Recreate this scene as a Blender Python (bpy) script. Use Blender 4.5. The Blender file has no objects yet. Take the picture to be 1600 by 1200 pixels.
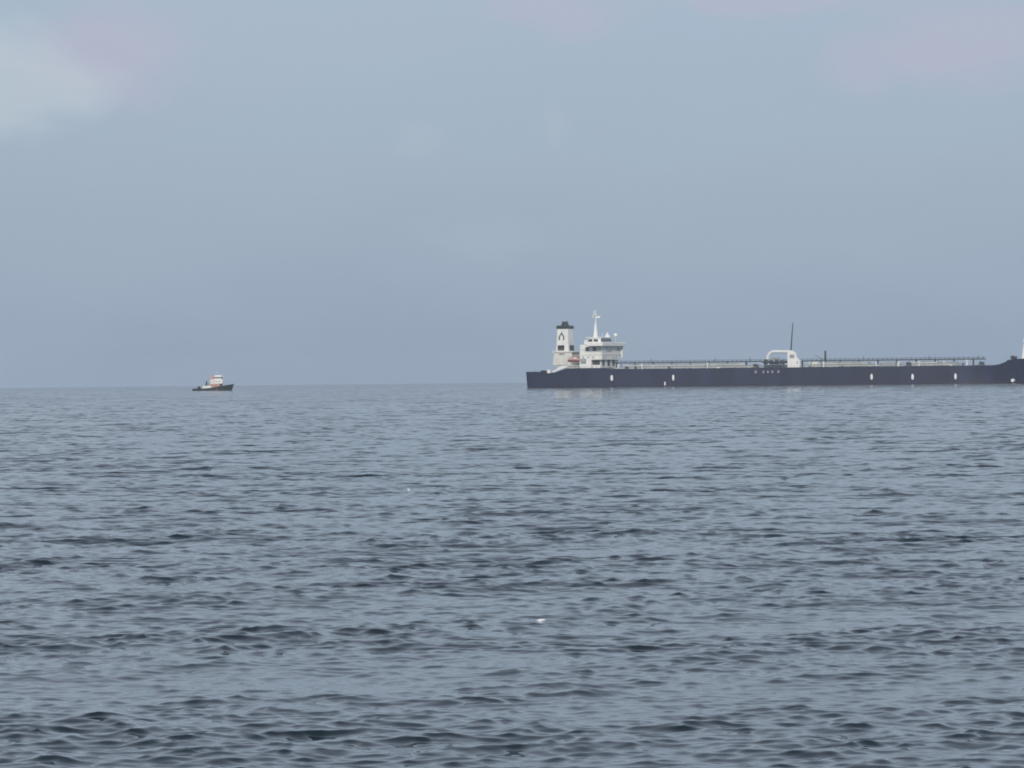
import bpy, math, random
import numpy as np
from mathutils import Vector, Matrix

random.seed(7)
S = bpy.context.scene
COL = S.collection
R_EARTH = 6.371e6          # the sea curves away: the horizon is the real one
CAM_H = 7.3
F_PX = 7000.0             # focal length in photograph pixels (1600 wide)

# ------------------------------------------------------------------ camera
cam_d = bpy.data.cameras.new("camera")
cam = bpy.data.objects.new("camera", cam_d)
COL.objects.link(cam)
cam_d.sensor_width = 36.0
cam_d.lens = 36.0 * F_PX / 1600.0
cam_d.clip_start = 1.0
cam_d.clip_end = 40000.0
DIP = math.sqrt(2 * CAM_H / R_EARTH)
PITCH = -DIP - 2.3 / F_PX
ROLL = 0.0104
cam.matrix_world = (Matrix.Translation((0, 0, CAM_H))
                    @ Matrix.Rotation(math.pi / 2 + PITCH, 4, 'X')
                    @ Matrix.Rotation(-ROLL, 4, 'Z'))
S.camera = cam

# ------------------------------------------------------------------ light
SUN_EL, SUN_AZ = math.radians(24), math.radians(174)     # behind the camera (azimuth from +Y, clockwise)
w = bpy.data.worlds.new("World")
S.world = w
w.use_nodes = True
wn, wl = w.node_tree.nodes, w.node_tree.links
wn.clear()
out = wn.new("ShaderNodeOutputWorld")
bg = wn.new("ShaderNodeBackground")
bg.inputs["Strength"].default_value = 0.1
wl.new(bg.outputs[0], out.inputs["Surface"])
sky = wn.new("ShaderNodeTexSky")
sky.sky_type = 'NISHITA'
sky.sun_disc = False
sky.sun_elevation = SUN_EL
sky.sun_rotation = SUN_AZ
sky.altitude = 0
sky.air_density = 1.0
sky.dust_density = 2.0
sky.ozone_density = 1.5


def wmath(op, a, b=None, c=None, clamp=False):
    n = wn.new("ShaderNodeMath")
    n.operation = op
    n.use_clamp = clamp
    for i, v in enumerate((a, b, c)):
        if v is None:
            continue
        if isinstance(v, (int, float)):
            n.inputs[i].default_value = v
        else:
            wl.new(v, n.inputs[i])
    return n.outputs[0]


def wmix(fac, a, b):
    n = wn.new("ShaderNodeMix")
    n.data_type = 'RGBA'
    for i, v in ((0, fac), (6, a), (7, b)):
        if isinstance(v, (int, float)):
            n.inputs[i].default_value = v
        elif isinstance(v, tuple):
            n.inputs[i].default_value = (*v, 1)
        else:
            wl.new(v, n.inputs[i])
    return n.outputs[2]


tc = wn.new("ShaderNodeTexCoord")
sep = wn.new("ShaderNodeSeparateXYZ")
wl.new(tc.outputs["Generated"], sep.inputs[0])
el = wmath('MAXIMUM', sep.outputs[2], 0.0)


def wnoise(scale, stretch, detail, rough=0.5, dist=0.0, off=(0, 0, 0)):
    m = wn.new("ShaderNodeMapping")
    m.inputs["Scale"].default_value = stretch
    m.inputs["Location"].default_value = off
    wl.new(tc.outputs["Generated"], m.inputs[0])
    n = wn.new("ShaderNodeTexNoise")
    n.inputs["Scale"].default_value = scale
    n.inputs["Detail"].default_value = detail
    n.inputs["Roughness"].default_value = rough
    n.inputs["Distortion"].default_value = dist
    wl.new(m.outputs[0], n.inputs["Vector"])
    return n.outputs["Fac"]


# thin even overcast: paler and a touch warmer with height
ovc = wmix(wmath('MULTIPLY', el, 10.0, clamp=True), (3.25, 4.05, 5.55), (3.85, 4.85, 6.15))
ovc = wmix(wmath('MULTIPLY', wmath('SUBTRACT', el, 0.085), 7.0, clamp=True), ovc, (5.4, 6.2, 7.3))
# the haze sheet is thick along the sight line at the horizon and thins towards the zenith
thin = wmath('MULTIPLY', wmath('SUBTRACT', el, 0.2), 1.6, clamp=True)
base = wmix(wmath('MULTIPLY_ADD', thin, -0.5, 0.82), sky.outputs[0], ovc)
# broad soft mottling of the cloud sheet
mot = wmath('MULTIPLY_ADD', wnoise(14, (1, 1, 3.2), 3), 2.4, -0.9, clamp=True)
base = wmix(wmath('MULTIPLY', mot, 0.34), base, (3.9, 5.0, 5.85))
# pinkish-white puffs higher up
pf = wmath('SUBTRACT', wnoise(9, (1, 1, 2.2), 5, 0.5, 0.2, (0.37, 0.0, 0.11)), 0.5)
hi = wmath('MULTIPLY', wmath('SUBTRACT', el, 0.055), 25.0, clamp=True)
puff = wmath('MULTIPLY', wmath('MULTIPLY', pf, 7.0, clamp=True), hi)


def cloud(az_px, y_px, rx, ry, amount, nscale=65.0, off=(0, 0, 0)):
    """a cloud in the sky at the bearing and height where it hangs, ragged by noise"""
    ax = (az_px - 800) / F_PX
    ez = (597.7 - y_px) / F_PX - DIP
    dx = wmath('DIVIDE', wmath('SUBTRACT', sep.outputs[0], ax), rx / F_PX)
    dz = wmath('DIVIDE', wmath('SUBTRACT', sep.outputs[2], ez), ry / F_PX)
    front = wmath('GREATER_THAN', sep.outputs[1], 0.0)
    r = wmath('SQRT', wmath('ADD', wmath('MULTIPLY', dx, dx), wmath('MULTIPLY', dz, dz)))
    n = wnoise(nscale * 0.56, (1, 1, 1.5), 4, 0.55, 0.3, off)
    v = wmath('ADD', wmath('SUBTRACT', 1.0, r), wmath('MULTIPLY', wmath('SUBTRACT', n, 0.5), 2.2))
    v = wmath('MULTIPLY', v, 1.6, clamp=True)
    v = wmath('SMOOTH_MIN', v, 1.0, 0.3)
    return wmath('MULTIPLY', wmath('MULTIPLY', v, front), amount)


PINK, WHITE = (4.65, 4.78, 6.0), (5.15, 5.85, 6.5)
base = wmix(wmath('MULTIPLY', puff, 0.35), base, PINK)
base = wmix(cloud(175, 75, 140, 95, 0.72, 50), base, PINK)
base = wmix(cloud(10, 125, 175, 90, 0.66, 55, (.2, 0, .1)), base, WHITE)
base = wmix(cloud(60, 60, 60, 50, 0.3, 110, (.25, 0, .1)), base, WHITE)
base = wmix(cloud(1500, 80, 230, 80, 0.7, 60, (.4, 0, .3)), base, PINK)
base = wmix(cloud(870, 20, 140, 45, 0.6, 90, (.6, 0, .2)), base, PINK)
base = wmix(cloud(1230, 2, 190, 34, 0.6, 90, (.1, 0, .6)), base, PINK)
base = wmix(cloud(655, 210, 40, 36, 0.12, 160, (.3, 0, .4)), base, WHITE)
base = wmix(cloud(872, 195, 25, 45, 0.13, 160, (.7, 0, .1)), base, WHITE)
base = wmix(cloud(735, 375, 130, 50, 0.10, 120, (.5, 0, .5)), base, WHITE)
wl.new(base, bg.inputs["Color"])

sun_d = bpy.data.lights.new("sun", 'SUN')
sun_d.energy = 2.3
sun_d.angle = math.radians(9)
sun_d.color = (1.0, 0.95, 0.87)
sun = bpy.data.objects.new("sun", sun_d)
COL.objects.link(sun)
sdir = Vector((math.sin(SUN_AZ) * math.cos(SUN_EL), math.cos(SUN_AZ) * math.cos(SUN_EL), math.sin(SUN_EL)))
sun.rotation_euler = sdir.to_track_quat('Z', 'Y').to_euler()
sun.location = (-40, -40, 60)

S.view_settings.view_transform = 'Standard'
S.view_settings.look = 'None'
S.view_settings.gamma = 1.0
S.view_settings.exposure = 0.0
S.view_settings.use_curve_mapping = False
S.render.engine = 'CYCLES'
S.cycles.pixel_filter_type = 'BLACKMAN_HARRIS'
S.cycles.filter_width = 1.8          # the lens and the long zoom are not tack sharp
S.cycles.max_bounces = 6
S.cycles.volume_bounces = 2
S.cycles.use_denoising = True


# ------------------------------------------------------------------ materials
def mat(name, col, rough=0.55, var=0.0, scale=0.4, streak=False, metal=0.0):
    m = bpy.data.materials.new(name)
    m.use_nodes = True
    n, l = m.node_tree.nodes, m.node_tree.links
    p = n["Principled BSDF"]
    p.inputs["Base Color"].default_value = (*col, 1)
    p.inputs["Roughness"].default_value = rough
    p.inputs["Metallic"].default_value = metal
    if var:
        t = n.new("ShaderNodeTexCoord")
        mp = n.new("ShaderNodeMapping")
        mp.inputs["Scale"].default_value = (1, 1, 0.18) if streak else (1, 1, 1)
        l.new(t.outputs["Object"], mp.inputs[0])
        nz = n.new("ShaderNodeTexNoise")
        nz.inputs["Scale"].default_value = scale
        nz.inputs["Detail"].default_value = 5
        l.new(mp.outputs[0], nz.inputs["Vector"])
        r = n.new("ShaderNodeValToRGB")
        r.color_ramp.elements[0].position = 0.3
        r.color_ramp.elements[1].position = 0.7
        r.color_ramp.elements[0].color = (*[c * (1 - var) for c in col], 1)
        r.color_ramp.elements[1].color = (*[min(1, c * (1 + var * 0.6)) for c in col], 1)
        l.new(nz.outputs["Fac"], r.inputs[0])
        l.new(r.outputs[0], p.inputs["Base Color"])
    return m


M = {
    'hull': mat('hull_paint', (0.015, 0.019, 0.052), 0.55, 0.45, 0.12, True),
    'boot': mat('antifouling_paint', (0.050, 0.026, 0.030), 0.7, 0.3, 0.2),
    'deck': mat('deck_paint', (0.055, 0.075, 0.070), 0.7, 0.3, 0.2),
    'white': mat('white_paint', (0.78, 0.78, 0.75), 0.5, 0.10, 0.5, True),
    'offwhite': mat('weathered_white_paint', (0.66, 0.65, 0.60), 0.6, 0.16, 0.4, True),
    'mark': mat('white_marking_paint', (0.80, 0.80, 0.80), 0.5, 0.08, 1.0),
    'faint': mat('worn_lettering_paint', (0.30, 0.30, 0.32), 0.6, 0.2, 1.5),
    'black': mat('black_paint', (0.022, 0.023, 0.026), 0.5, 0.3, 0.8),
    'dark': mat('dark_machinery_and_shade_paint', (0.040, 0.048, 0.052), 0.6, 0.3, 0.6),
    'grey': mat('grey_paint', (0.30, 0.32, 0.33), 0.6, 0.2, 0.5),
    'glass': mat('dark_glass_and_shade', (0.03, 0.04, 0.05), 0.15, 0.2, 0.5),
    'paleglass': mat('reflective_pale_glass', (0.30, 0.33, 0.36), 0.2, 0.1, 0.5),
    'brownblack': mat('brown_black_louvre_paint', (0.045, 0.032, 0.030), 0.8, 0.3, 1.0),
    'red': mat('lifeboat_red', (0.24, 0.07, 0.07), 0.5, 0.15, 0.8),
    'salmon': mat('faded_orange_paint', (0.50, 0.29, 0.24), 0.6, 0.15, 0.6),
    'pink': mat('sun_bleached_red_paint', (0.56, 0.33, 0.29), 0.6, 0.15, 0.6),
    'rubber': mat('fender_rubber', (0.02, 0.02, 0.02), 0.85, 0.3, 1.0),
    'foam': mat('sea_foam', (0.85, 0.87, 0.88), 0.8, 0.08, 12.0),
}


# ------------------------------------------------------------------ mesh helpers
class MB:
    def __init__(self):
        self.v, self.f = [], []

    def add(self, verts, faces):
        o = len(self.v)
        self.v += [tuple(p) for p in verts]
        self.f += [tuple(i + o for i in q) for q in faces]
        return self

    def box(self, x0, x1, y0, y1, z0, z1, top=None):
        """box; top = (x0, x1, y0, y1) of the upper face when it tapers"""
        a0, a1, b0, b1 = top if top else (x0, x1, y0, y1)
        return self.add([(x0, y0, z0), (x1, y0, z0), (x1, y1, z0), (x0, y1, z0),
                         (a0, b0, z1), (a1, b0, z1), (a1, b1, z1), (a0, b1, z1)],
                        [(3, 2, 1, 0), (4, 5, 6, 7), (0, 1, 5, 4), (1, 2, 6, 5), (2, 3, 7, 6), (3, 0, 4, 7)])

    def tube(self, p, q, r0, r1=None, n=8):
        p, q = Vector(p), Vector(q)
        r1 = r0 if r1 is None else r1
        d = (q - p).normalized()
        a = d.orthogonal().normalized()
        b = d.cross(a)
        vs = []
        for c, r in ((p, r0), (q, r1)):
            for i in range(n):
                t = 2 * math.pi * i / n
                vs.append(c + a * (r * math.cos(t)) + b * (r * math.sin(t)))
        fs = [(i, (i + 1) % n, n + (i + 1) % n, n + i) for i in range(n)]
        fs += [tuple(range(n - 1, -1, -1)), tuple(range(n, 2 * n))]
        return self.add(vs, fs)

    def path(self, pts, r, n=8):
        """one continuous bent pipe"""
        pts = [Vector(p) for p in pts]
        vs = []
        ref = Vector((0, 1, 0.01)).normalized()
        for k, c in enumerate(pts):
            d = (pts[min(k + 1, len(pts) - 1)] - pts[max(k - 1, 0)]).normalized()
            a = (ref - d * ref.dot(d)).normalized()
            b = d.cross(a)
            for i in range(n):
                t = 2 * math.pi * i / n
                vs.append(c + a * (r * math.cos(t)) + b * (r * math.sin(t)))
        fs = []
        for k in range(len(pts) - 1):
            for i in range(n):
                j = (i + 1) % n
                fs.append((k * n + i, k * n + j, (k + 1) * n + j, (k + 1) * n + i))
        fs += [tuple(range(n - 1, -1, -1)), tuple(range((len(pts) - 1) * n, len(pts) * n))]
        return self.add(vs, fs)

    def prism(self, prof, y0, y1):
        """profile in (x, z), counter-clockwise, extruded along y"""
        n = len(prof)
        vs = [(x, y0, z) for x, z in prof] + [(x, y1, z) for x, z in prof]
        fs = [tuple(range(n)), tuple(range(2 * n - 1, n - 1, -1))]
        fs += [(i, n + i, n + (i + 1) % n, (i + 1) % n) for i in range(n)]
        return self.add(vs, fs)

    def lathe(self, prof, c=(0, 0, 0), n=14):
        """profile of (r, z) about a vertical axis"""
        vs, fs = [], []
        for r, z in prof:
            for i in range(n):
                t = 2 * math.pi * i / n
                vs.append((c[0] + r * math.cos(t), c[1] + r * math.sin(t), c[2] + z))
        for k in range(len(prof) - 1):
            for i in range(n):
                j = (i + 1) % n
                fs.append((k * n + i, k * n + j, (k + 1) * n + j, (k + 1) * n + i))
        fs += [tuple(range(n - 1, -1, -1)), tuple(range((len(prof) - 1) * n, len(prof) * n))]
        return self.add(vs, fs)

    def rings(self, rings, closed_ends=True):
        """loft through rings of equal length"""
        n = len(rings[0])
        vs = [p for r in rings for p in r]
        fs = []
        for k in range(len(rings) - 1):
            for i in range(n):
                j = (i + 1) % n
                fs.append((k * n + i, k * n + j, (k + 1) * n + j, (k + 1) * n + i))
        if closed_ends:
            fs += [tuple(range(n - 1, -1, -1)), tuple(range((len(rings) - 1) * n, len(rings) * n))]
        return self.add(vs, fs)

    def build(self, name, material, parent=None, smooth=False, bevel=0.0, kind=None, label=None):
        me = bpy.data.meshes.new(name)
        me.from_pydata(self.v, [], self.f)
        me.validate()
        import bmesh
        b = bmesh.new()
        b.from_mesh(me)
        bmesh.ops.recalc_face_normals(b, faces=b.faces)
        if bevel:
            bmesh.ops.bevel(b, geom=list(b.edges), offset=bevel, segments=1, affect='EDGES')
        b.to_mesh(me)
        b.free()
        me.materials.append(M[material] if isinstance(material, str) else material)
        if smooth:
            for p in me.polygons:
                p.use_smooth = True
        o = bpy.data.objects.new(name, me)
        COL.objects.link(o)
        if parent:
            o.parent = parent
        if kind:
            o['kind'] = kind
        if label:
            o['label'] = label
        return o


def thing(name, label, cat, loc, rz, group=None):
    o = bpy.data.objects.new(name, None)
    COL.objects.link(o)
    o.location = loc
    o.rotation_euler = (0, 0, rz)
    o['label'] = label
    o['category'] = cat
    if group:
        o['group'] = group
    return o


def drop(x, y):
    return -(x * x + y * y) / (2 * R_EARTH)


def copy_part(o, loc):
    c = o.copy()
    COL.objects.link(c)
    c.parent = o.parent
    c.location = loc
    return c


# ------------------------------------------------------------------ sea
rng = np.random.default_rng(11)
NW = 130
lam = np.exp(rng.uniform(np.log(0.34), np.log(5.0), NW)).astype(np.float32)
NL = 12                                 # the long ones
lam[:NL] = (5.6, 6.4, 7.1, 8.0, 9.2, 10.5, 12, 14, 17, 21, 27, 36)
slope = np.interp(np.log(lam), np.log([0.34, 0.7, 1.2, 2.2, 3.5, 5.0]), [0.9, 1.25, 1.25, 1.0, 0.75, 0.5]).astype(np.float32)
slope[:NL] = 0.40
spread = rng.normal(0, 1.0, NW)
spread[:NL] *= 0.75
WIND = math.radians(6)
th = (WIND + spread).astype(np.float32)
kmag = (2 * np.pi / lam).astype(np.float32)
kx = kmag * np.sin(th)
ky = -kmag * np.cos(th)                 # running towards the shore the picture was taken from
ph = rng.uniform(0, 2 * np.pi, NW).astype(np.float32)
slope *= 0.146 / math.sqrt(float((slope ** 2).sum()) / 2)
amp = slope / kmag
CHOP = 1.9
LEAN = 0.6            # crests lean the way they run


def wave_height(x, y):
    return float((amp * np.cos(kx * x + ky * y + ph)).sum())


radii = [5.0, 10, 20, 32, 45, 56, 64]
r = 70.0
while r < 10400:
    radii.append(r)
    if r < 1300:
        r += r / 850.0
    elif r < 3200:
        r += r / 500.0
    else:
        r += r / 220.0
radii = np.array(radii, np.float32)
HALF = math.radians(7.9)
inner = np.linspace(-HALF, HALF, 430)
outer = np.concatenate([np.linspace(HALF, math.radians(12), 12)[1:], np.linspace(math.radians(12), math.pi, 30)[1:]])
ang = np.concatenate([-outer[::-1], inner, outer[:-1]]).astype(np.float64)
NR, NA = len(radii), len(ang)
dr = np.gradient(radii)
dth = inner[1] - inner[0]
sa, ca = np.sin(ang), np.cos(ang)
X0 = (radii[:, None].astype(np.float64) * sa[None, :])
Y0 = (radii[:, None].astype(np.float64) * ca[None, :])
Z = np.zeros((NR, NA), np.float32)
DX = np.zeros((NR, NA), np.float32)
DY = np.zeros((NR, NA), np.float32)
# only the finely meshed sector carries modelled waves; they die out towards its edge
edge = np.clip((HALF - np.abs(ang)) / (HALF * 0.06), 0, 1).astype(np.float32)
idx = np.where(edge > 0)[0]
i0, i1 = idx[0], idx[-1] + 1
unres = np.zeros(NR, np.float32)
first = int(np.searchsorted(radii, 69))
Xi, Yi = X0[first:, i0:i1], Y0[first:, i0:i1]
zi = np.zeros(Xi.shape, np.float32); xi = zi.copy(); yi = zi.copy()
for q in range(NW):
    if q == NL:          # short waves stand steeper on the faces and crests of the long ones
        lively = np.clip(1.0 + 0.13 * (zi / zi.std()) + 0.10 * np.sin(Xi / 37.0 - Yi / 61.0 + 1.3 * np.sin(Xi / 23.0 + Yi / 41.0)), 0.45, 1.9).astype(np.float32)
        zl, xl, yl = zi.copy(), xi.copy(), yi.copy()
        zi[:] = 0; xi[:] = 0; yi[:] = 0
    # leave out what this ring's spacing cannot carry
    nyq = np.maximum(np.abs(ky[q]) * dr[first:], np.abs(kx[q]) * radii[first:] * dth)
    att = np.clip((2.5 - nyq) / 1.0, 0, 1).astype(np.float32)
    unres[first:] += (slope[q] ** 2) * (1 - att ** 2)
    last = int(np.max(np.nonzero(att)[0])) + 1 if att.any() else 0
    if last == 0:
        continue
    p = (float(kx[q]) * Xi[:last] + float(ky[q]) * Yi[:last] + float(ph[q]))
    p = np.remainder(p, 2 * np.pi).astype(np.float32)
    a = (amp[q] * att[:last])[:, None]
    zi[:last] += a * np.cos(p)
    s = np.sin(p)
    xi[:last] -= a * (CHOP * float(kx[q] / kmag[q])) * s
    yi[:last] -= a * (CHOP * float(ky[q] / kmag[q])) * s
unres = np.sqrt(unres / float((slope ** 2).sum()))
unres[:first] = 1
zi *= lively; xi *= lively; yi *= lively
yi -= LEAN * zi
zi += zl; xi += xl; yi += yl
e = edge[i0:i1][None, :]
Z[first:, i0:i1] = zi * e
DX[first:, i0:i1] = xi * e
DY[first:, i0:i1] = yi * e
V = np.empty((NR * NA + 1, 3), np.float32)
V[:-1, 0] = (X0 + DX).ravel()
V[:-1, 1] = (Y0 + DY).ravel()
V[:-1, 2] = (Z - (radii.astype(np.float64)[:, None] ** 2) / (2 * R_EARTH)).ravel()
V[-1] = (0, 0, 0)
gi = np.arange(NR * NA, dtype=np.int32).reshape(NR, NA)
nx = np.roll(gi, -1, axis=1)
quads = np.stack([gi[:-1], gi[1:], nx[1:], nx[:-1]], axis=-1).reshape(-1, 4)[:, ::-1]
tri = np.stack([np.full(NA, NR * NA, np.int32), gi[0], nx[0]], axis=-1)[:, ::-1]
# the wheel runs clockwise seen from above; both lists above face up
me = bpy.data.meshes.new("sea")
me.vertices.add(len(V))
me.vertices.foreach_set("co", V.ravel())
nq, nt = len(quads), len(tri)
me.loops.add(nq * 4 + nt * 3)
me.loops.foreach_set("vertex_index", np.concatenate([quads.ravel(), tri.ravel()]).astype(np.int32))
me.polygons.add(nq + nt)
me.polygons.foreach_set("loop_start", np.concatenate([np.arange(nq) * 4, nq * 4 + np.arange(nt) * 3]).astype(np.int32))
me.polygons.foreach_set("use_smooth", np.ones(nq + nt, bool))
me.update(calc_edges=True)
ua = np.ones((NR, NA), np.float32)
ua[:, i0:i1] = 1 - (1 - unres[:, None]) * edge[i0:i1][None, :]
at = me.attributes.new('unresolved', 'FLOAT', 'POINT')       # how much of the waves the mesh is too coarse to carry
at.data.foreach_set('value', np.append(ua.ravel(), 1).astype(np.float32))
if me.polygons[0].normal.z < 0:
    me.flip_normals()

wm = bpy.data.materials.new("sea_water")
wm.use_nodes = True
n, l = wm.node_tree.nodes, wm.node_tree.links
pb = n["Principled BSDF"]
pb.inputs["Base Color"].default_value = (0.011, 0.020, 0.028, 1)
pb.inputs["Roughness"].default_value = 0.035
pb.inputs["IOR"].default_value = 1.333
geo = n.new("ShaderNodeNewGeometry")


def ripple(scale, stretch, k, detail, rz=0.0):
    mp = n.new("ShaderNodeMapping")
    mp.inputs["Scale"].default_value = stretch
    mp.inputs["Rotation"].default_value = (0, 0, rz)
    l.new(geo.outputs["Position"], mp.inputs[0])
    t = n.new("ShaderNodeTexNoise")
    t.inputs["Scale"].default_value = scale
    t.inputs["Detail"].default_value = detail
    t.inputs["Roughness"].default_value = 0.6
    l.new(mp.outputs[0], t.inputs["Vector"])
    s = n.new("ShaderNodeVectorMath")
    s.operation = 'SUBTRACT'
    s.inputs[1].default_value = (0.5, 0.5, 0.5)
    l.new(t.outputs["Color"], s.inputs[0])
    m2 = n.new("ShaderNodeVectorMath")
    m2.operation = 'MULTIPLY'
    m2.inputs[1].default_value = (k * 0.6, k, 0.0)
    l.new(s.outputs[0], m2.inputs[0])
    return m2.outputs[0]


def vadd(a, b):
    v = n.new("ShaderNodeVectorMath")
    v.operation = 'ADD'
    l.new(a, v.inputs[0])
    l.new(b, v.inputs[1])
    return v.outputs[0]


nrm = vadd(geo.outputs["Normal"], ripple(2.6, (0.9, 1, 1), 0.09, 2, 0.12))
un = n.new("ShaderNodeAttribute")
un.attribute_name = 'unresolved'


def scaled(v):
    q = n.new("ShaderNodeVectorMath")
    q.operation = 'SCALE'
    l.new(v, q.inputs[0])
    l.new(un.outputs["Fac"], q.inputs["Scale"])
    return q.outputs[0]


nrm = vadd(nrm, scaled(ripple(0.55, (0.6, 1, 1), 1.3, 2, -0.2)))
nrm = vadd(nrm, scaled(ripple(0.16, (0.6, 1, 1), 0.9, 2, 0.15)))
vn = n.new("ShaderNodeVectorMath")
vn.operation = 'NORMALIZE'
l.new(nrm, vn.inputs[0])
l.new(vn.outputs[0], pb.inputs["Normal"])
me.materials.append(wm)
sea = bpy.data.objects.new("sea", me)
COL.objects.link(sea)
sea['kind'] = 'structure'

# ------------------------------------------------------------------ air
hz = MB().box(-10800, 10800, -10800, 10800, -24, 60)
hm = bpy.data.materials.new("haze_air")
hm.use_nodes = True
hn = hm.node_tree.nodes
hn.remove(hn["Principled BSDF"])
pv = hn.new("ShaderNodeVolumePrincipled")
pv.inputs["Color"].default_value = (0.76, 0.88, 1.0, 1)
pv.inputs["Density"].default_value = 5.0e-5
pv.inputs["Anisotropy"].default_value = 0.0
hm.node_tree.links.new(pv.outputs[0], hn["Material Output"].inputs["Volume"])
hz.build("haze", hm, kind='stuff')

# ------------------------------------------------------------------ oil tanker
YAW = math.radians(16)
MID = Vector((432 * 0.4004, 0.4004 * F_PX, 0))
fwd = Vector((math.cos(YAW), -math.sin(YAW), 0))
stern = MID - fwd * 165.0
stern.z = drop(MID.x, MID.y)
ship = thing("oil_tanker", "long dark-hulled oil tanker with white funnel and bridge lying along the horizon", "oil tanker",
             stern, -YAW)
SHIP_M = Matrix.Translation(stern) @ Matrix.Rotation(-YAW, 4, 'Z')
DK, DA = 11.15, 12.2         # cargo deck, and the deck under the bridge
LEFT = Vector((math.sin(YAW), math.cos(YAW), 0))


def bearing_x(px, yl=0.0):
    """distance forward of the stern of a point yl to port that is sighted at a given bearing"""
    b = (px - 800) / F_PX
    c = stern + LEFT * yl
    return (b * c.y - c.x) / (fwd.x - b * fwd.y)


FS0, FS1 = bearing_x(1552, -24), bearing_x(1590, -18)


def deck_z(x):
    if x < 19: return 9.3
    if x < 28: return 9.3 + (DA - 9.3) * (x - 19) / 9
    if x < 51: return DA
    if x < 60: return DA + (DK - DA) * (x - 51) / 9
    if x < FS0: return DK
    if x < FS1: return DK + 3.9 * (0.5 - 0.5 * math.cos(math.pi * (x - FS0) / (FS1 - FS0)))
    return DK + 3.9 + 0.8 * (x - FS1) / 20


def half(x, lev):
    """half breadth at deck (1), waterline (0.4) and below it (0)"""
    if x < 70:
        t = x / 70
        full = 29.0
        s = {2: 19.5, 1: 18.8, 0: 15.0}[lev]
        return s + (full - s) * (1 - (1 - t) ** 2.2)
    if x < 272:
        return 29.0
    L = {2: 332.0, 1: 325.0, 0: 322.0}[lev]
    t = min(1, (x - 272) / (L - 272))
    return max(0.15, 29.0 * (1 - t ** (2.4 if lev == 2 else 1.9)) ** 0.75)


hb, bt = MB(), MB()
xs = [0, 3, 8, 14, 19, 23.5, 28, 36, 46, 51, 55, 60, 70] + list(range(90, 272, 20)) + [272, 276, 280, 285, 290, 294, FS0, FS0 + 4, FS0 + 8, FS0 + 12, FS1, 313, 317, 320, 323, 326, 328.5, 330.5, 332]
rings, brings = [], []
for x in xs:
    rake = 0.0
    t = min(1, x / 14)
    xb = x + 0.8 * (1 - t)
    xw = x + 0.5 * (1 - t)
    if x > 297:
        u = (x - 297) / 35
        xw = 297 + u * 28
        xb = 297 + u * 25
    h2, h1 = half(x, 2), half(xw if x > 297 else x, 1)
    h0 = half(xb if x > 297 else x, 0)
    z2 = deck_z(x)
    sb = []
    for t in (1.0, .8, .6, .4, .2, 0.0):
        sb.append((xw + (x - xw) * t, h1 + (h2 - h1) * t ** 1.3, 0.45 + (z2 - 0.45) * t))
    rings.append([(a, -b, c) for a, b, c in sb] + [(a, b, c) for a, b, c in sb[::-1]])
    brings.append([(xw, -h1, 0.45), (xb, -h0, -5.0), (xb, h0, -5.0), (xw, h1, 0.45)])
hb.rings(rings)
bt.rings(brings)
hull = hb.build("hull", 'hull', ship, smooth=True)
hull.data.set_sharp_from_angle(angle=math.radians(32))
bt.build("boot_topping", 'boot', hull, label="dull red band at the waterline")
# stern and forecastle bulwark
bw = MB()
bl = [(-half(x, 2) + 0.05, x) for x in (0, 3, 8, 14, 19)]
for (y0, a), (y1, b) in zip(bl[:-1], bl[1:]):
    bw.add([(a, y0, 9.3), (b, y1, 9.3), (b, y1, 10.3), (a, y0, 10.3), (a, y0 + .2, 9.3), (b, y1 + .2, 9.3), (b, y1 + .2, 10.3), (a, y0 + .2, 10.3)],
           [(0, 1, 2, 3), (7, 6, 5, 4), (3, 2, 6, 7), (0, 3, 7, 4), (1, 5, 6, 2)])
bw.build("stern_bulwark", 'hull', hull)

# white marks on the side
for px, yp, hw in ((956, 5.9, .85), (1052, 5.7, .75), (1362, 5.0, .8), (1426, 4.7, .85), (1493, 4.7, .8)):
    X = bearing_x(px, -29)
    y = -half(X, 2) - 0.02
    if X < 70: y = -(half(X, 1) * .55 + half(X, 2) * .45) - 0.35
    if X > 272: y -= 0.05
    a = MB().prism([(X - hw * .45, yp - 1.75), (X + hw * .45, yp - 1.75), (X + hw * .9, yp - .9), (X + hw * .9, yp + .7),
                    (X + hw * .5, yp + 1.75), (X - hw * .5, yp + 1.75), (X - hw * .9, yp + .7), (X - hw * .9, yp - .9)], y - 0.06, y + 0.4)
    a.build("tug_mark", 'mark', hull)
DM = bearing_x(1039, -29)
MB().box(DM - .4, DM + .4, -29.1, -28.9, 0.95, 3.2).build("draught_mark", 'mark', hull)
X = bearing_x(1585, -14)
MB().tube((X, -half(X * .985, 1) - 1.6, 1.9), (X, -half(X * .985, 1) + 3.5, 1.9), 1.0, n=12).build("thruster_mark", 'mark', hull)
# worn lettering amidships, too far off and too faded to be read: five pale dabs
for px, wd, hg in ((1181, .65, .8), (1193, .55, .85), (1200, .6, .75), (1207, .5, .9), (1216.5, .7, .8)):
    X, z = bearing_x(px, -29), 8.7
    MB().prism([(X - wd, z - hg * .7), (X - wd * .5, z - hg), (X + wd * .6, z - hg), (X + wd, z - hg * .6),
                (X + wd * .9, z + hg * .7), (X + wd * .4, z + hg), (X - wd * .6, z + hg), (X - wd, z + hg * .6)], -29.05, -28.9).build("worn_letter", 'faint', hull)

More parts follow.
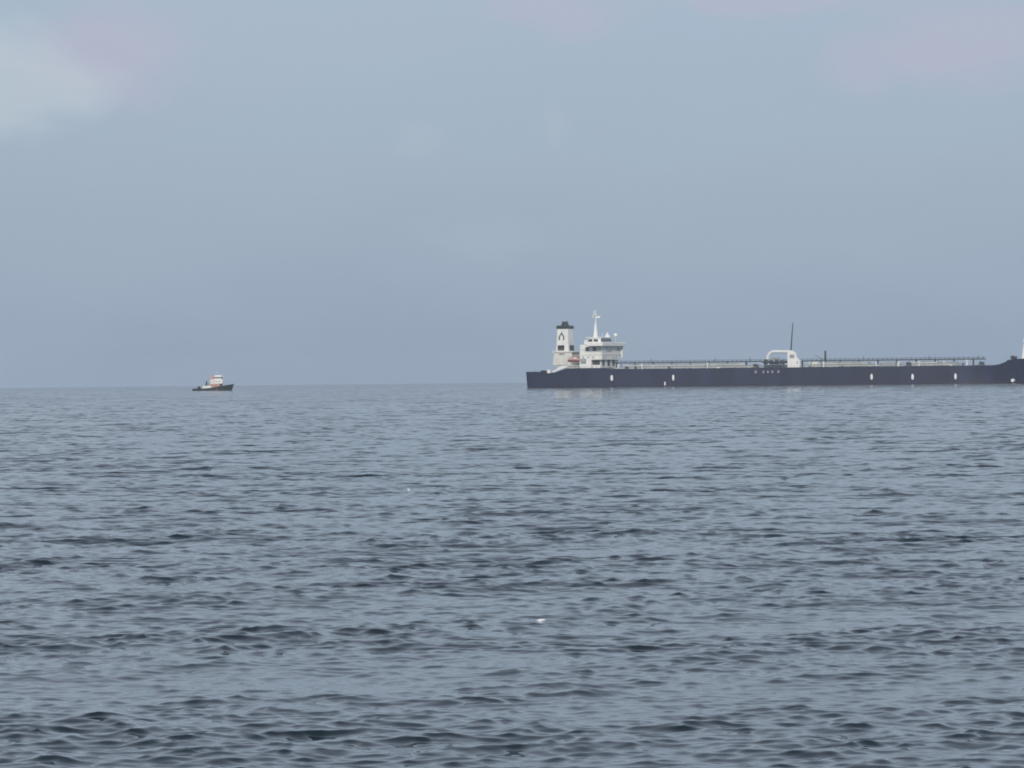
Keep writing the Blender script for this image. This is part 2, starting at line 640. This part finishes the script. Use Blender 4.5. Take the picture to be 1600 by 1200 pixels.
# main deck sheet, just above the hull top
dk = MB()
dx = [29, 46, 51, 60, 70] + list(range(90, 272, 20)) + [272, 280, FS0 - 1]
for a, b in zip(dx[:-1], dx[1:]):
    ha, hb_ = half(a, 2) - .3, half(b, 2) - .3
    za, zb = deck_z(a), deck_z(b)
    dk.add([(a, -ha, za + .02), (b, -hb_, zb + .02), (b, 0, zb + .3), (b, hb_, zb + .02), (a, ha, za + .02), (a, 0, za + .3)],
           [(0, 1, 2, 5), (5, 2, 3, 4)])
dk.build("deck", 'deck', ship)

# engine casing and funnel
cs = MB().box(14.6, 27.2, -9.5, 9.5, 14.2, 22.4, top=(15.4, 27.2, -9.2, 9.2)).box(17.5, 27.0, -8.8, 8.8, 12.1, 14.2)
casing = cs.build("engine_casing", 'offwhite', ship, bevel=0.12, label="cream engine casing under the funnel")
MB().box(14.2, 28.2, -10.0, 10.0, 22.4, 22.85).build("casing_deck", 'white', casing)
MB().box(19.0, 22.5, -9.62, -9.2, 20.9, 21.8).build("casing_shade_patch", 'grey', casing)  # grey patch painting the shading below the casing deck edge
for a in (15.0, 18.6, 22.4, 26.4):
    MB().tube((a, -9.9, 22.85), (a, -9.9, 23.9), 0.07).build("rail_post", 'white', casing)
MB().box(14.9, 26.5, -9.96, -9.86, 23.85, 23.95).build("rail", 'white', casing)
fn = MB().box(16.2, 24.6, -7.6, 7.6, 22.85, 27.6, top=(16.6, 24.4, -7.4, 7.4)).box(16.6, 24.3, -7.2, 7.2, 27.6, 37.4, top=(17.0, 24.0, -6.7, 6.7))
funnel = fn.build("funnel", 'white', ship, bevel=0.25)
cp = MB().box(16.7, 24.2, -7.2, 7.2, 37.4, 38.0).box(16.5, 24.4, -7.4, 7.4, 38.0, 39.4, top=(17.0, 24.0, -6.8, 6.8)).box(18.8, 22.2, -2.9, 2.9, 39.4, 41.0, top=(19.0, 22.0, -2.5, 2.5))
cp.build("funnel_cap", 'black', funnel, bevel=0.08)
for (a, b, hgt) in ((19.7, -1.6, 42.0), (21.2, -1.2, 41.6), (19.9, 1.3, 41.9), (21.2, 1.9, 42.2)):
    MB().tube((a, b, 40.2), (a - .2, b, hgt), 0.62, 0.55, 10).build("exhaust_pipe", 'black', funnel, smooth=False)


def louvre(box, slats, axis):
    x0, x1, y0, y1, z0, z1 = box
    o = MB().box(*box).build("louvre", 'brownblack' if axis == 'x' else 'dark', funnel)  # plain dark box over the opening, slats not modelled
    return o


louvre((17.6, 21.9, -7.78, -7.3, 23.5, 26.9), 6, 'x')
louvre((24.3, 24.78, -4.6, 5.6, 23.5, 26.9), 6, 'y')
# emblem on the starboard side: an open pointed arch with curled feet
em = MB()
pts = [(-1.55, -1.75), (-1.75, -.6), (-1.35, .6), (-.55, 1.7), (0, 2.9), (.55, 1.7), (1.35, .6), (1.75, -.6), (1.55, -1.75)]
ins = [(-.75, -1.75), (-1.0, -.6), (-.70, .25), (-.32, .95), (0, 1.25), (.32, .95), (.70, .25), (1.0, -.6), (.75, -1.75)]
cx, cz = 20.0, 32.2


def on_face(u, v, d):
    z = cz + v * 1.2
    t = (z - 27.6) / 9.8
    return (cx + u * 1.12, -7.2 + .5 * t - d, z)


vs = [on_face(u, v, .07) for u, v in pts] + [on_face(u, v, .07) for u, v in ins]
vs += [on_face(u, v, -.1) for u, v in pts] + [on_face(u, v, -.1) for u, v in ins]
fs = []
for i in range(8):
    fs += [(i, i + 1, 10 + i, 9 + i), (i + 18, i, i + 1, i + 19), (9 + i, 10 + i, 28 + i, 27 + i)]
em.add(vs, fs)
em.build("emblem", 'dark', funnel)

# accommodation
ac = MB().box(36, 50.2, -22, 26.5, 17.4, 27.0).box(36.0, 48.6, -19, 24, 12.1, 17.4)
block = ac.build("accommodation_block", 'white', ship, bevel=0.1)
MB().box(35.9, 43.4, -22.05, -19.0, 12.1, 17.4).build("side_wall", 'white', block)
for z in (20.5, 23.9):
    MB().box(35.7, 50.5, -22.35, 26.9, z, z + .22).build("deck_edge", 'offwhite', block)
for x in (40.8, 45.6):
    MB().box(x - 1.1, x + 1.1, -22.2, -21.7, 24.2 - 1.3, 24.2 + 1.2).build("window", 'glass', block)
MB().box(50.0, 50.35, -10.5, 2.0, 22.4, 25.3).build("window", 'paleglass', block)
for y in (-18, -12, 7, 13):
    MB().box(50.0, 50.35, y - 1.3, y + 1.3, 18.3, 19.6).build("window", 'paleglass', block)
for x in (38.2, 41.4, 44.6):
    MB().box(x - .5, x + .5, -22.15, -21.7, 18.5, 19.5).build("window", 'grey', block)
MB().box(43.5, 48.2, -19.25, -18.7, 14.3, 16.9).build("opening_shade", 'dark', block)  # dark plates, side and front, painted as the shade inside open passages
for y, hw in ((-12.5, 2.2), (0.6, 2.6), (12.5, 2.4)):
    MB().box(48.3, 48.85, y - hw, y + hw, 13.6, 17.2).build("opening_shade", 'dark', block)
MB().box(44.0, 49.3, -21.5, -21.2, 12.15, 14.0).build("bulwark_plate", 'white', block)

wing = MB().box(42.4, 52.8, -29.2, 29.2, 26.0, 27.4)
wg = wing.build("bridge_wing", 'white', ship, bevel=0.1)
for s in (1,):
    MB().add([(42.5, s * 26.6, 18.9), (51.0, s * 26.6, 18.9), (51.0, s * 28.6, 25.96), (42.5, s * 28.6, 25.96), (42.5, s * 26.6, 25.96), (51.0, s * 26.6, 25.96)],
             [(0, 1, 2, 3), (3, 2, 5, 4), (0, 4, 5, 1), (0, 3, 4), (1, 5, 2)]).build("wing_bracket", 'white', wg)
MB().box(50.0, 50.4, 16.5, 23.5, 23.3, 25.8).build("wing_opening_shade", 'glass', wg)  # dark plate on the flat front, painted as the shade of an opening
MB().box(52.6, 52.75, -29.0, 29.0, 27.4, 28.1).build("wing_bulwark", 'white', wg)
MB().box(42.6, 52.6, -29.1, -28.95, 27.4, 28.1).build("wing_bulwark", 'white', wg)
MB().box(42.6, 52.6, 28.95, 29.1, 27.4, 28.4).build("wing_bulwark", 'white', wg)

wh = MB().box(38.6, 47.5, -13, 13, 27.4, 31.2, top=(38.6, 47.2, -13, 13)).box(37.6, 48.0, -13.8, 13.8, 31.2, 31.75)
whl = wh.build("wheelhouse", 'white', ship, bevel=0.08)
for a, b in ((39.2, 41.8), (42.7, 45.4)):
    MB().box(a, b, -13.12, -12.8, 28.9, 30.4).build("window", 'glass', whl)
for k in range(6):
    y = -12.6 + k * 4.2
    MB().box(46.9, 47.56, y, y + 3.75, 28.9, 30.5).build("window", 'glass', whl)
MB().box(36.0, 39.0, -11, 11, 27.4, 30.2).build("chart_room", 'white', whl)

rm = MB().box(39.4, 41.8, -1.4, 1.4, 31.75, 40.5, top=(40.1, 41.1, -.6, .6)).tube((40.6, 0, 40.4), (40.6, 0, 49.2), .42, .2)
mast = rm.build("radar_mast", 'white', ship)
MB().box(38.6, 43.6, -.5, .5, 43.9, 45.1).build("radar_scanner", 'white', mast)
MB().box(40.3, 40.9, -5, 5, 45.2, 45.7).build("crossbar", 'white', mast)
MB().tube((39.6, -.4, 44.9), (39.5, -.4, 48.6), .22).build("antenna", 'white', mast)
MB().lathe([(1.9, 0), (1.6, 1.0), (.7, 2.3), (.2, 3.2)], (44.9, 12.0, 31.75)).build("signal_horn_base", 'white', whl)
sd = MB().lathe([(.35, 27.4), (.30, 32.0), (1.0, 32.2), (1.35, 32.9), (1.25, 33.7), (.7, 34.3), (.1, 34.5)], (47.2, 23.5, 0))
sd.build("satellite_dome", 'white', ship, smooth=True)
MB().tube((46.2, -5, 31.75), (46.2, -5, 34.2), .12).build("antenna", 'white', whl)

# stern gear: sloped white plate, mooring winch, ensign staff
MB().prism([(17.5, 9.7), (19.2, 9.7), (28.4, 12.9), (28.4, 14.0), (26.0, 14.0)], -26.3, -25.6).build("sloped_bulwark", 'white', ship)
MB().box(15.2, 17.2, -24.5, -23.2, 9.3, 11.6).build("ventilator", 'white', ship)


def winch(x, y, z, s=1.0):
    wb = MB().box(x - 2 * s, x + 2 * s, y - 1.4 * s, y + 1.4 * s, z, z + .5 * s)
    o = wb.build("mooring_winch", 'dark', ship)
    MB().tube((x, y - 1.2 * s, z + 1.4 * s), (x, y + 1.2 * s, z + 1.4 * s), 1.0 * s, n=12).build("drum", 'dark', o)
    MB().box(x + 1.1 * s, x + 1.9 * s, y - .8 * s, y + .8 * s, z + .5 * s, z + 2.0 * s).build("motor", 'dark', o)
    return o


winch(9, -14, 9.3, .8)
winch(5, 6, 9.3, .8)
winch(66, -22, DK, .8)
winch(bearing_x(1180, -19), -19, DK, 1.1)
winch(bearing_x(1419, -22), -22, DK, 1.1)
winch(bearing_x(1533, -14), -14, DK, 1.1)
WX = bearing_x(1583, -6)
winch(WX, -6, deck_z(WX) - .1, 1.35)
winch(WX - 5, 8, deck_z(WX - 5) - .1, 1.2)
MB().tube((0.8, 0, 9.3), (-0.6, 0, 14.5), .12).build("ensign_staff", 'grey', ship)

# catwalk, cargo pipes and the things standing on the long deck
CW1 = bearing_x(1540)
cw = MB().box(51, CW1, -1.6, 1.6, 14.9, 15.6)
cwk = cw.build("catwalk", 'dark', ship)
for x in range(54, int(CW1), 12):
    MB().box(x - .25, x + .25, -1.4, 1.4, DK + .3, 15.0).build("support", 'dark', cwk)
rl = MB()
for s in (-1.6, 1.6):
    rl.box(51, CW1, s - .06, s + .06, 16.45, 16.6).box(51, CW1, s - .05, s + .05, 15.95, 16.05)
    for x in range(51, int(CW1), 3):
        rl.box(x - .09, x + .09, s - .09, s + .09, 15.5, 16.5)
rl.build("railing", 'dark', cwk, kind='stuff')
for y, z, rr, a, b in ((-5.5, 12.6, .42, 60, 160), (-3.6, 12.6, .42, 60, 160), (3.6, 12.6, .42, 60, 160),
                       (-5.5, 12.6, .42, 176, 276), (-3.6, 12.6, .42, 176, 276), (3.6, 12.6, .42, 176, 276)):
    MB().tube((a, y, z), (b, y, z), rr).build("cargo_pipe", 'grey', ship)
for a, b in ((56, 148), (178, 226), (240, 270)):
    for q, z in enumerate((11.9, 12.65, 13.4, 14.15)):
        MB().tube((a + 3 * q, -11.5, z), (b - 4 * q, -11.5, z), .3).build("pipe_rack_line", ('offwhite', 'grey', 'offwhite', 'grey')[q], ship)
    for x in range(a + 4, b, 9):
        MB().box(x - .2, x + .2, -11.2, -10.9, DK, 14.6).build("pipe_support", 'dark', ship)
rf = random.Random(4)
for k in range(46):
    x = 56 + k * 4.9 + rf.uniform(-1.8, 1.8)
    if 146 < x < 178 or x > CW1 - 8:
        continue
    y, wd, hg = rf.choice((-13.5, -9.5, -7.0, 2.5, 6.0)), rf.uniform(.5, 1.7), rf.uniform(.6, 2.3)
    m = MB().box(x - wd * .5, x + wd * .5, y - .5, y + .5, DK, DK + hg * .6).box(x - wd * .3, x + wd * .35, y - .35, y + .35, DK + hg * .6, DK + hg)
    m.build("deck_fitting", rf.choice(('grey', 'offwhite', 'dark', 'deck', 'white')), ship)
for px, z1 in ((1018, 18.2), (1118, 18.0), (1172, 18.4), (1349, 18.1), (1452, 18.0), (1529, 17.6)):
    MB().tube((bearing_x(px, 1.8), 1.8, 15.6), (bearing_x(px, 1.8), 1.8, z1), .2, .14, 6).build("lamp_post", 'dark', ship)
sr = MB()
for a, b in zip(dx[:-1], dx[1:]):
    ya, yb = -half(a, 2) + .35, -half(b, 2) + .35
    for z in (1.1, .6):
        sr.tube((a, ya, deck_z(a) + z), (b, yb, deck_z(b) + z), .05, n=4)
    for k in range(int((b - a) / 2.5)):
        t = k * 2.5 / (b - a)
        sr.box(a + k * 2.5 - .05, a + k * 2.5 + .05, ya + (yb - ya) * t - .05, ya + (yb - ya) * t + .05, deck_z(a + k * 2.5), deck_z(a + k * 2.5) + 1.1)
sr.build("side_railing", 'grey', ship, kind='stuff')
for px, wd, z0, z1, y in ((1003, 1.3, 11.1, 14.6, -16), (966, 1.4, 11.6, 14.2, -20), (1021, .7, 11.1, 13.8, -12), (1105.5, 1.5, 11.1, 14.7, -14), (1287, 1.7, 11.1, 14.6, -14),
                          (1404, 1.5, 11.1, 14.3, -14), (1436, 1.2, 11.1, 14.2, -12), (1511, 1.9, 11.1, 14.8, -10), (1052, 1.0, 11.1, 13.9, -10), (1140, 1.2, 11.1, 13.9, -9), (1326, .9, 11.1, 14.2, -10), (1369, .9, 11.1, 14.2, -10), (1475, 1.0, 11.1, 14.0, -10)):
    X = bearing_x(px, y)
    vt = MB().lathe([(wd * .32, z0), (wd * .3, z1 - .9), (wd * .6, z1 - .75), (wd * .62, z1 - .2), (wd * .3, z1)], (X, y, 0), 10)
    vt.build("ventilator", 'white', ship)
for px, ln, z1 in ((1272, 6.0, 14.6), (1320, 9, 13.9), (1346, 12, 14.1), (1388, 9, 13.9), (1150, 10, 13.8), (1482, 12, 13.9), (1130, 8, 13.9)):
    X = bearing_x(px, -8.6)
    MB().box(X - ln / 2, X + ln / 2, -9.6, -7.6, DK + .2, z1).build("deck_locker", 'offwhite' if ln < 7 else 'grey', ship, bevel=.08)

# hose-handling crane amidships with its lowered jib, and the tall tilted derrick pole behind it
CX = bearing_x(1230.5, -11) - 166.5
cr = MB().prism([(166.5, 11.1), (174.4, 11.1), (174.4, 15.3), (172.4, 17.2), (171.4, 20.6), (169.2, 21.7), (166.5, 21.7)], -11.0, -6.5)
crane = cr.build("deck_crane", 'white', ship, bevel=.1)
crane.location.x = CX
MB().box(168.1, 171.0, -11.12, -10.8, 17.1, 19.3).build("cab_window", 'grey', crane)
MB().box(172.6, 173.3, -11.1, -10.9, 13.6, 15.2).build("ladder", 'grey', crane)
MB().path([(169.5, -8.8, 21.0), (158, -8.8, 21.3), (156.0, -8.8, 21.0), (154.6, -8.8, 20.0), (153.6, -8.8, 18.6), (153.2, -8.8, 16.6)], .95).build("jib", 'white', crane)
MB().tube((166.9 + CX, -6.0, 11.2), (169.2 + CX, -6.0, 39.2), .62, .26).build("derrick_pole", 'dark', ship)
KP = bearing_x(1290, -1)
MB().tube((KP, -1, DK), (KP, -1, 21.4), .75, .6).build("king_post", 'dark', ship)
MB().tube((KP, -1.0, 15.5), (KP - 7, -1.0, 18.8), .12).build("stay", 'dark', ship)
mf = MB().box(152, 166.4, -12, 12, DK + .1, 12.9)
man = mf.build("manifold", 'dark', ship)
man.location.x = CX
for k in range(4):
    x = 154 + k * 3.4
    MB().tube((x, -24, 14.6), (x, 24, 14.6), .5).build("manifold_pipe", 'dark', man)
    MB().box(x - .9, x + .9, -17, -15.2, 13.2, 16.4 - .4 * (k % 2)).build("valve", 'dark', man)
MB().box(155, 160, -6.5, -4, 13.2, 17.6).build("valve_platform", 'grey', man)

# foremast on the forecastle
FX = bearing_x(1598, -1) + 1.2
z0 = deck_z(FX)
fm = MB().box(FX - 1.65, FX + 1.65, -1.6, 1.6, z0, z0 + 5, top=(FX - 1, FX + 1, -1, 1)).box(FX - .9, FX + .9, -.9, .9, z0 + 5, z0 + 13, top=(FX - .4, FX + .4, -.4, .4))
fmo = fm.build("foremast", 'white', ship)
MB().box(FX - .5, FX + .5, -3, 3, z0 + 10, z0 + 10.5).build("crossbar", 'white', fmo)
MB().tube((331, 0, deck_z(331)), (331, 0, deck_z(331) + 4), .15).build("jack_staff", 'grey', ship)

# lifeboat in its davits aft of the bridge front: it hangs there, a thing of its own
lbl = SHIP_M @ Vector((32.6, -24.3, 16.0))
lb = thing("lifeboat", "red enclosed lifeboat hanging at the tanker's side between funnel and bridge", "lifeboat", lbl, -YAW)
rgs, rgc = [], []
for x, s in ((-4.0, .12), (-3.2, .62), (-1.8, .95), (0, 1.0), (1.8, .95), (3.2, .62), (4.0, .12)):
    rgs.append([(x, -1.5 * s, 1.5), (x, -1.25 * s, .5), (x, 0, .0 + .4 * (1 - s)), (x, 1.25 * s, .5), (x, 1.5 * s, 1.5)])
    rgc.append([(x * .95, -1.45 * s, 1.5), (x * .9, -1.15 * s, 1.5 + 1.5 * s), (x * .9, 0, 1.5 + 1.9 * s), (x * .9, 1.15 * s, 1.5 + 1.5 * s), (x * .95, 1.45 * s, 1.5)])
lh = MB().rings(rgs).build("hull", 'red', lb)
MB().rings(rgc).build("canopy", 'pink', lb)
MB().box(.4, 1.8, -1.75, -1.2, 2.0, 2.9).build("window", 'white', lb)
for x in (-3.4, 3.2):
    MB().path([(33 + x, -20.2, 12.3), (33 + x, -21.3, 17.5), (33 + x, -22.6, 19.6), (33 + x, -24.2, 20.1)], .28, 6).build("davit", 'white', ship)
    MB().tube((x, 0, 2.0), (x, 0, 5.2), .06, n=5).build("fall_wire", 'grey', lb)
MB().box(28.6, 36, -25.8, -20, 13.6, 14.0).build("boat_deck", 'white', ship)
MB().box(29, 35.5, -24.6, -24.2, 12.1, 13.6).build("boat_deck_support", 'offwhite', ship)
MB().box(36.9, 40.0, -23.2, -22.1, 15.6, 18.2).build("gangway_stowage", 'grey', ship)

# ------------------------------------------------------------------ tug
TY = 0.436 * F_PX
TX = (303 - 800) / F_PX * TY
TYAW = math.radians(14)
tug = thing("tugboat", "small tugboat with black hull, white wheelhouse and faded orange deckhouse, alone at left", "tugboat",
            (TX, TY, drop(TX, TY)), -TYAW)
KX = 2.294 * math.cos(TYAW)


def tx(px):
    return (px - 303) / KX


TL = 28.6


def tz(x):
    t = x / TL
    return 1.5 + (0 if t < .38 else 2.9 * ((t - .38) / .62) ** .95)


rg = []
for x in (0, 1.5, 4, 8, 13, 17, 20, 23, 25, 27, 28.2, TL):
    t = x / TL
    hbm = 4.6 * min(1, .78 + 1.2 * t) if t < .6 else 4.6 * max(.02, 1 - ((t - .6) / .4) ** 2.3)
    hw_ = hbm * (1 if t < .6 else (.88 - .2 * (t - .6)))
    xw = x - 2.3 * max(0, (t - .6) / .4) ** 1.5 + .5 * max(0, .1 - t) * 10
    rg.append([(x, -hbm, tz(x)), (xw, -hw_, -.1), (xw, -hw_ * .8, -2.2), (xw, hw_ * .8, -2.2), (xw, hw_, -.1), (x, hbm, tz(x))])
th_ = MB().rings(rg).build("hull", 'black', tug)
fd = MB()
fpts = []
for x in (0.2, 4, 8, 13, 17, 20, 23, 25, 27):
    t = x / TL
    hbm = 4.6 * min(1, .78 + 1.2 * t) if t < .6 else 4.6 * max(.02, 1 - ((t - .6) / .4) ** 2.3)
    fpts.append((x, -hbm - .02, tz(x) - .55))
fd.path(fpts, .3, 6).build("fender", 'rubber', th_)
MB().box(tx(319.5), tx(333), -3.9, 3.6, 1.4, 3.3).build("aft_bulwark_house", 'white', tug, bevel=.08)
dh = MB().box(tx(331), tx(346), -3.6, 3.6, 1.5, 4.7)
dho = dh.build("deckhouse", 'salmon', tug, bevel=.08, label="faded orange deckhouse")
for k in range(3):
    x = tx(334 + k * 4)
    MB().tube((x, -3.72, 3.3), (x, -3.5, 3.3), .28, n=10).build("porthole", 'glass', dho)
sp = MB().box(tx(331), tx(350.5), -3.2, 3.2, 4.7, 7.6)
spo = sp.build("superstructure", 'white', tug, bevel=.1)
for k in range(4):
    x = tx(333.5 + k * 4.2)
    MB().box(x - .35, x + .35, -3.3, -3.1, 5.8, 6.6).build("window", 'grey', spo)
whs = MB().box(tx(337), tx(347.5), -2.5, 2.5, 7.6, 8.2).box(tx(337.3), tx(347.0), -2.3, 2.3, 8.2, 9.3, top=(tx(337.3), tx(347.6), -2.4, 2.4)).box(tx(336.3), tx(348.4), -2.7, 2.7, 9.3, 10.5, top=(tx(337.6), tx(347.2), -2.2, 2.2))
who = whs.build("wheelhouse", 'white', tug)
for k in range(4):
    a = tx(337.9 + k * 2.35)
    MB().box(a, a + .8, -2.5, -2.2, 8.3, 9.2).build("window", 'glass', who)
for k in range(3):
    MB().box(tx(347.0), tx(347.0) + .28, -1.9 + k * 1.3, -.8 + k * 1.3, 8.3, 9.2).build("window", 'glass', who)
MB().box(tx(331.0), tx(335.5), -1.4, 1.4, 7.6, 10.4, top=(tx(331.6), tx(335.0), -1.1, 1.1)).build("funnel", 'salmon', tug)
MB().tube((tx(341), 0, 10.4), (tx(340.4), 0, 13.6), .2, .1).build("mast", 'grey', tug)
MB().box(tx(338.8), tx(342.2), -.15, .15, 12.2, 12.45).build("radar_scanner", 'white', tug)
MB().box(tx(322.0), tx(324.0), -1.0, 1.0, 3.3, 6.4, top=(tx(322.4), tx(323.6), -.6, .6)).build("towing_post", 'dark', tug)
MB().box(tx(325.5), tx(331), -2.4, 2.4, 3.3, 5.9, top=(tx(326.5), tx(331), -2.2, 2.2)).build("engine_casing", 'grey', tug)
MB().tube((tx(322.5), 0, 6.2), (tx(331), 0, 8.6), .14).build("stay", 'grey', tug)
MB().tube((tx(311), -1.6, 2.2), (tx(311), 1.6, 2.2), .8, n=10).build("towing_winch", 'dark', tug)


# ------------------------------------------------------------------ foam
def foam(px, py, length, height, label, seed):
    dep = (py - (597.7 - (px - 800) * 0.0104)) / F_PX + DIP
    D = CAM_H / dep
    bx, by = (px - 800) / F_PX * D, D
    near = V[:-1][(np.abs(V[:-1, 0] - bx) < length * .9) & (np.abs(V[:-1, 1] - by) < 2.5)]
    top = near[int(np.argmax(near[:, 2] + near[:, 1] * 1e-3))] if len(near) else (bx, by, drop(bx, by))
    rr = random.Random(seed)
    vs, fs, N = [], [], 16
    for k, (rad, z) in enumerate(((1.0, -.35), (.95, .15), (.7, .6), (.3, .95))):
        for i in range(N):
            t = 2 * math.pi * i / N
            j = 1 + rr.uniform(-.22, .22)
            vs.append((length / 2 * rad * j * math.cos(t), length * .35 * rad * j * math.sin(t), height * (z + rr.uniform(-.12, .12)) + .08 * height * math.sin(3 * t)))
    for k in range(3):
        for i in range(N):
            j = (i + 1) % N
            fs.append((k * N + i, k * N + j, (k + 1) * N + j, (k + 1) * N + i))
    fs.append(tuple(range(3 * N, 4 * N)))
    o = MB().add(vs, fs).build("foam_patch", 'foam', smooth=True)
    o.location = (float(top[0]), float(top[1]), float(top[2]) - .01)
    o['label'] = label
    o['category'] = 'foam'
    return o


foam(830, 981, .30, .042, "bright white patch of foam, the larger one, on a near wave crest", 1)
foam(641, 767, .2, .035, "tiny white fleck of foam far out on the waves", 2)
